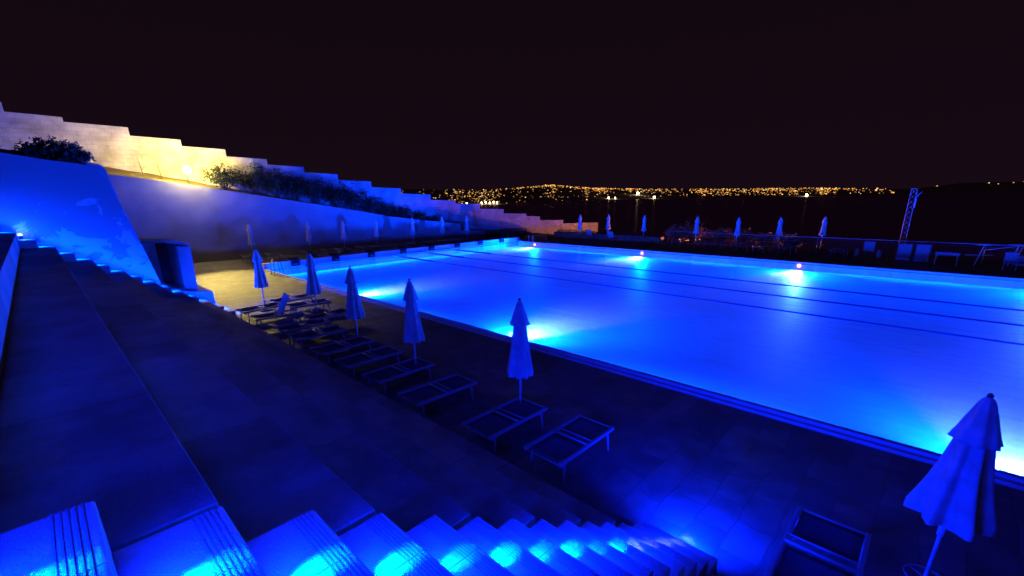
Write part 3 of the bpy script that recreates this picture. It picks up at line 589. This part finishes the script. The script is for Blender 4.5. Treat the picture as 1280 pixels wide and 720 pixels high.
t = thing('notice_board', (35.6, 3.0, DZ), 'small square dark blue board left of the two tall boards', 'board')
a = MB(); a.box(-.02, .02, -.27, .27, .35, .95); a.build('panel', M_board, t)
a = MB(); a.bar((.02, -.2, 0), (.02, -.2, .9), .03); a.bar((.02, .2, 0), (.02, .2, .9), .03); a.build('post', M_dark, t)
for i, (x, y) in enumerate(((35.5, 3.55), (35.3, 2.45))):
    t = thing('planter_jar', (x, y, DZ), ['pale upright jar left of the small square board', 'pale upright jar right of the small square board'][i], 'jar', 'pale jars by the railing')
    a = MB(); a.lathe([(.001, 0), (.09, 0), (.13, .15), (.135, .30), (.09, .42), (.07, .47), (.085, .50), (.07, .5), (.06, .45)]); a.build('body', M_wallm, t)
    a = MB(); a.lathe([(.07, .465), (.001, .47)]); a.build('soil', M_soil, t)
t = thing('small_table', (34.0, -.55, DZ), 'small table with a deep top right of the tall boards', 'table')
a = MB(); a.box(-.35, .35, -.48, .48, .56, .72); a.build('table_top', M_board, t)
for s_ in (-1, 1):
    for e_ in (-1, 1): a = MB(); a.tube([(s_*.3, e_*.44, 0), (s_*.3, e_*.42, .56)], .02, 6); a.build('leg', M_white, t)
t = thing('wooden_pole', (33.6, -.2, DZ), 'short orange wooden pole leaning on the small table', 'pole'); a = MB(); a.tube([(0, .45, .25), (0, -.35, .50)], .018, 6); a.tube([(0, .45, .25), (0, .62, .19)], .03, 6); a.build('shaft', mat('pole_wood', (.45, .2, .06), .7), t)
t = thing('metal_rack', (34.6, -2.0, DZ), 'spindly metal rack of crossing bars right of the small table', 'rack')
a = MB()
for p_ in [((0,.3,0),(0,.1,1.15)),((0,-.9,0),(0,-1.15,1.2)),((0,-1.05,0),(0,-1.28,1.2)),((0,.75,.55),(0,-.3,.62)),((0,.1,.85),(0,-1.2,1.15)),((0,.4,1.12),(0,-.2,1.12)),((0,-.75,1.2),(0,-1.3,1.2)),((0,-.93,.3),(0,-1.1,.3)),((0,-.97,.5),(0,-1.13,.5)),((0,-1.0,.7),(0,-1.17,.7)),((.4,.3,0),(.4,.1,1.1)),((.4,-.9,0),(.4,-1.15,1.15)),((0,.1,1.1),(.4,.1,1.1)),((0,-1.15,1.15),(.4,-1.15,1.15))]:
    a.tube([p_[0], p_[1]], .016, 6)
a.build('frame', M_white, t)
a = MB(); a.box(.05, .1, -1.55, -1.15, .15, .65); a.build('hanging_cloth', M_board, t)
t = thing('folding_chair', (33.4, -2.9, DZ), 'pale backed folding chair near the right picture edge', 'chair')
a = MB(); a.box(.22, .26, -.24, .24, .45, .92, Matrix.Rotation(R(8), 4, 'Y')); a.build('backrest', M_board, t)
a = MB(); a.box(-.22, .24, -.24, .24, .40, .44); a.build('seat', M_board, t)
for s_ in (-1, 1):
    for e_ in (-1, 1): a = MB(); a.tube([(e_*.2, s_*.22, 0), (-e_*.16, s_*.22, .42)], .014, 6); a.build('leg', M_white, t)
# ladder at the corner of the pool
t = thing('pool_ladder', (PX0, 25.6, 0), 'curved pool ladder handrails at the far corner of the near edge', 'ladder')
for s_ in (-1, 1): a = MB(); a.tube([(-.32, s_*.24, DZ), (-.3, s_*.24, .55), (-.15, s_*.24, .70), (.05, s_*.24, .60), (.12, s_*.24, .1), (.12, s_*.24, -.6)], .02, 8); a.build('handrail', M_dark, t)
for z in (-.2, -.45): a = MB(); a.box(.09, .15, -.24, .24, z-.02, z+.02); a.build('rung', M_frame, t)
for i, (x, y) in enumerate(((30.6, 33.0-1.2), (31.7, 30.6), (30.9, 27.2), (30.9, 26.7))):
    t = thing('bollard', (x, y, DZ), ['short pale bollard near the foot of the stepped wall', 'short pale bollard right of the one by the stepped wall', 'slim pale bollard just left of the far left pool lamp', 'slim pale bollard nearest the far left pool lamp'][i], 'bollard', 'pale bollards by the far pool corner')
    a = MB(); a.lathe([(.06, 0), (.06, .42), (.075, .44), (.075, .5), (.02, .53)], 0, 0, 12); a.build('post', M_white, t)
# ---------------------------------------------------------------- sea, far shore and city
def sea_mat():
    m = bpy.data.materials.new('sea_water'); m.use_nodes = True; n = m.node_tree; b = n.nodes['Principled BSDF']
    n.nodes.clear(); o = n.nodes.new('ShaderNodeOutputMaterial'); df = n.nodes.new('ShaderNodeBsdfDiffuse'); gl = n.nodes.new('ShaderNodeBsdfGlossy'); mx = n.nodes.new('ShaderNodeMixShader')
    df.inputs[0].default_value = (.62, .30, .90, 1); gl.inputs['Roughness'].default_value = .16; mx.inputs[0].default_value = .05
    n.links.new(df.outputs[0], mx.inputs[1]); n.links.new(gl.outputs[0], mx.inputs[2]); n.links.new(mx.outputs[0], o.inputs[0])
    return m
M_sea = sea_mat()
sea = MB(); 
sheet(sea, -40000, 40000, -40000, 40000, SEA); tag(sea.build('sea', M_sea), kind='structure')
fpx = 552.42
def world_dir(px, py):
    return (_r2*((px-640)/fpx)+_u2*((407.465-py)/fpx)+_f)
def shore_dist(px):      # metres to the far shore along a bearing
    return float(np.interp(px, [380, 480, 560, 640, 700, 760, 850, 1000, 1120, 1300], [2600, 2900, 3200, 3900, 6000, 8000, 9500, 11000, 12500, 13500]))
def bearing(px):
    d = world_dir(px, 245); d = Vector((d.x, d.y, 0)); return d.normalized()
def ridge(px):           # elevation tangent of the skyline above the horizon
    return float(np.interp(px, [300, 400, 520, 600, 640, 690, 740, 800, 900, 1000, 1115, 1140, 1200, 1300], [0.026, .024, .021, .018, .020, .026, .018, .015, .012, .011, .007, .0065, .014, .014]))
land = MB(); pxs = list(range(260, 1400, 12)); rows = [0, .08, .3, .6, 1.0, 1.6]; vs = []
def land_pt(px, t):
    D = shore_dist(px); d = bearing(px); dist = D+t*3800; zr = ridge(px)*(D+3800)+(-SEA*0)
    z = SEA+ (zr+H-SEA)*min(1, t)**.9*1.0 if t <= 1 else SEA+(zr+H-SEA)*(1-.5*(t-1))
    return Vector((d.x*dist, d.y*dist, z))
for px in pxs:
    for t in rows: vs.append(land_pt(px, t)-Vector((0, 0, 6)))
n = len(rows); land.add(vs, [(i*n+j, i*n+j+1, (i+1)*n+j+1, (i+1)*n+j) for i in range(len(pxs)-1) for j in range(n-1)], True)
tag(land.build('far_shore_hills', mat('dark_hill', (.45, .40, .45), 1)), kind='structure')
tints = {'orange': (1, .36, .05), 'amber': (1, .55, .12), 'white': (1, .78, .42)}
M_c = {k: mat('town_light_'+k, (.1, .08, .05), .8, emit=v, estr=(.28 if k != 'orange' else .22), sampling='NONE') for k, v in tints.items()}
dens = [(500, .25), (560, .6), (600, 1), (640, .8), (700, 1), (780, .9), (860, .7), (960, .9), (1040, .6), (1115, .4), (1119, 0), (1165, 0), (1170, .05), (1270, .08), (1290, 0)]
CL = [(random.uniform(520, 1115), random.uniform(2, 14)) for _ in range(60)]
def rnd_px():
    while True:
        x = random.uniform(500, 1290) if random.random() < .4 else random.gauss(*random.choice(CL))
        if random.random() < np.interp(x, [a for a, _ in dens], [b for _, b in dens]): return x
def town_pt(px):
    t = random.random()
    if px > 740: t = .15+.85*t
    if px < 650 and random.random() < .6: t = random.uniform(.02, .4)
    if 630 < px < 800 and random.random() < .55: t = random.uniform(.82, 1)
    if px > 1150: t = random.uniform(.75, 1)
    return land_pt(px, max(.02, t if random.random() < .6 else t**.4))
def lit_house(k, n):
    m = MB()
    return m
groups = []
proto = {}
for k in M_c:
    t = bpy.data.objects.new('lit_house', None)
    a = MB(); a.box(-.5, .5, -.35, .35, 0, .7); a.add([(-.5,-.35,.7),(.5,-.35,.7),(.5,.35,.7),(-.5,.35,.7),(-.5,0,1),(.5,0,1)], [(0,1,5,4),(2,3,4,5),(0,4,3),(1,2,5)]); o = a.build('lit_house', M_c[k]); proto[k] = o
cnt = 0
for i in range(120):
    px = rnd_px(); p_ = town_pt(px); k = random.choices(['orange', 'amber', 'white'], [.5, .35, .15] if px > 640 else [.1, .6, .3])[0]
    o = proto[k] if k not in groups else proto[k].copy()
    if k in groups: COL.objects.link(o)
    else: groups.append(k)
    s_ = math.hypot(p_.x, p_.y)/442*random.uniform(.35, .75); o.location = p_; o.scale = (s_*1.3, s_*1.3, s_*.75); o.rotation_euler.z = -yaw+random.uniform(-.4, .4)
    tag(o, 'tiny lit %s house in the town across the bay' % {'orange': 'orange', 'amber': 'amber', 'white': 'whitish'}[k], 'house', '%s lit houses across the bay' % k)
for k in M_c:
    a = MB()
    for i in range({'orange': 780, 'amber': 380, 'white': 120}[k]):
        px = rnd_px()
        if k == 'orange' and px < 640 and random.random() < .6: continue
        p_ = town_pt(px); s_ = math.hypot(p_.x, p_.y)/442*random.uniform(.12, .30)
        a.box(p_.x-s_, p_.x+s_, p_.y-s_, p_.y+s_, p_.z, p_.z+s_*1.1)
    tag(a.build('town_lights', M_c[k]), 'scattered %s lights of the town across the bay' % k, 'town lights', kind='stuff')
# harbour lamps that streak the water
M_h = mat('harbour_lamp_glow', (.1, .1, .1), .5, emit=(1, .72, .32), estr=4, sampling='FRONT')
hl = [(602, .03, 1.0), (607, .04, 1.0), (612, .03, .9), (617, .04, 1.1), (621, .03, .9), (577, .03, .6), (761, .05, 1.0), (769, .05, .8), (797, .30, 1.6), (818, .02, 1.3), (1008, .02, 1.3), (583, .04, .8)]
HL = ['%s of five golden harbour lamps in a row above the steps of the block wall' % q for q in ('leftmost', 'second', 'middle', 'fourth', 'rightmost')]
HL += ['golden harbour lamp well left of the row of five', 'yellow shore lamp left one of a close pair in mid bay', 'yellow shore lamp right one of a close pair in mid bay', 'brightest town lamp above the long streak on the sea', 'lone orange lamp on the water right of the long streak', 'lone orange lamp low over the sea above the brightest violet pool lamp', 'golden harbour lamp just left of the row of five']
for i, (px, t_, s_) in enumerate(hl):
    p_ = land_pt(px, t_); d_ = math.hypot(p_.x, p_.y)/442*s_
    t = thing('harbour_lamp', p_, HL[i], 'lamp', 'bright harbour lamps on the far shore')
    a = MB(); a.lathe([(.001, d_*.1), (d_*.5, d_*.3), (d_*.7, d_*.8), (d_*.5, d_*1.3), (.001, d_*1.5)], 0, 0, 8); a.build('lamp_head', M_h, t)
    a = MB(); a.tube([(0, 0, -6), (0, 0, d_*.2)], d_*.1, 5); a.build('lamp_post', M_dark, t)
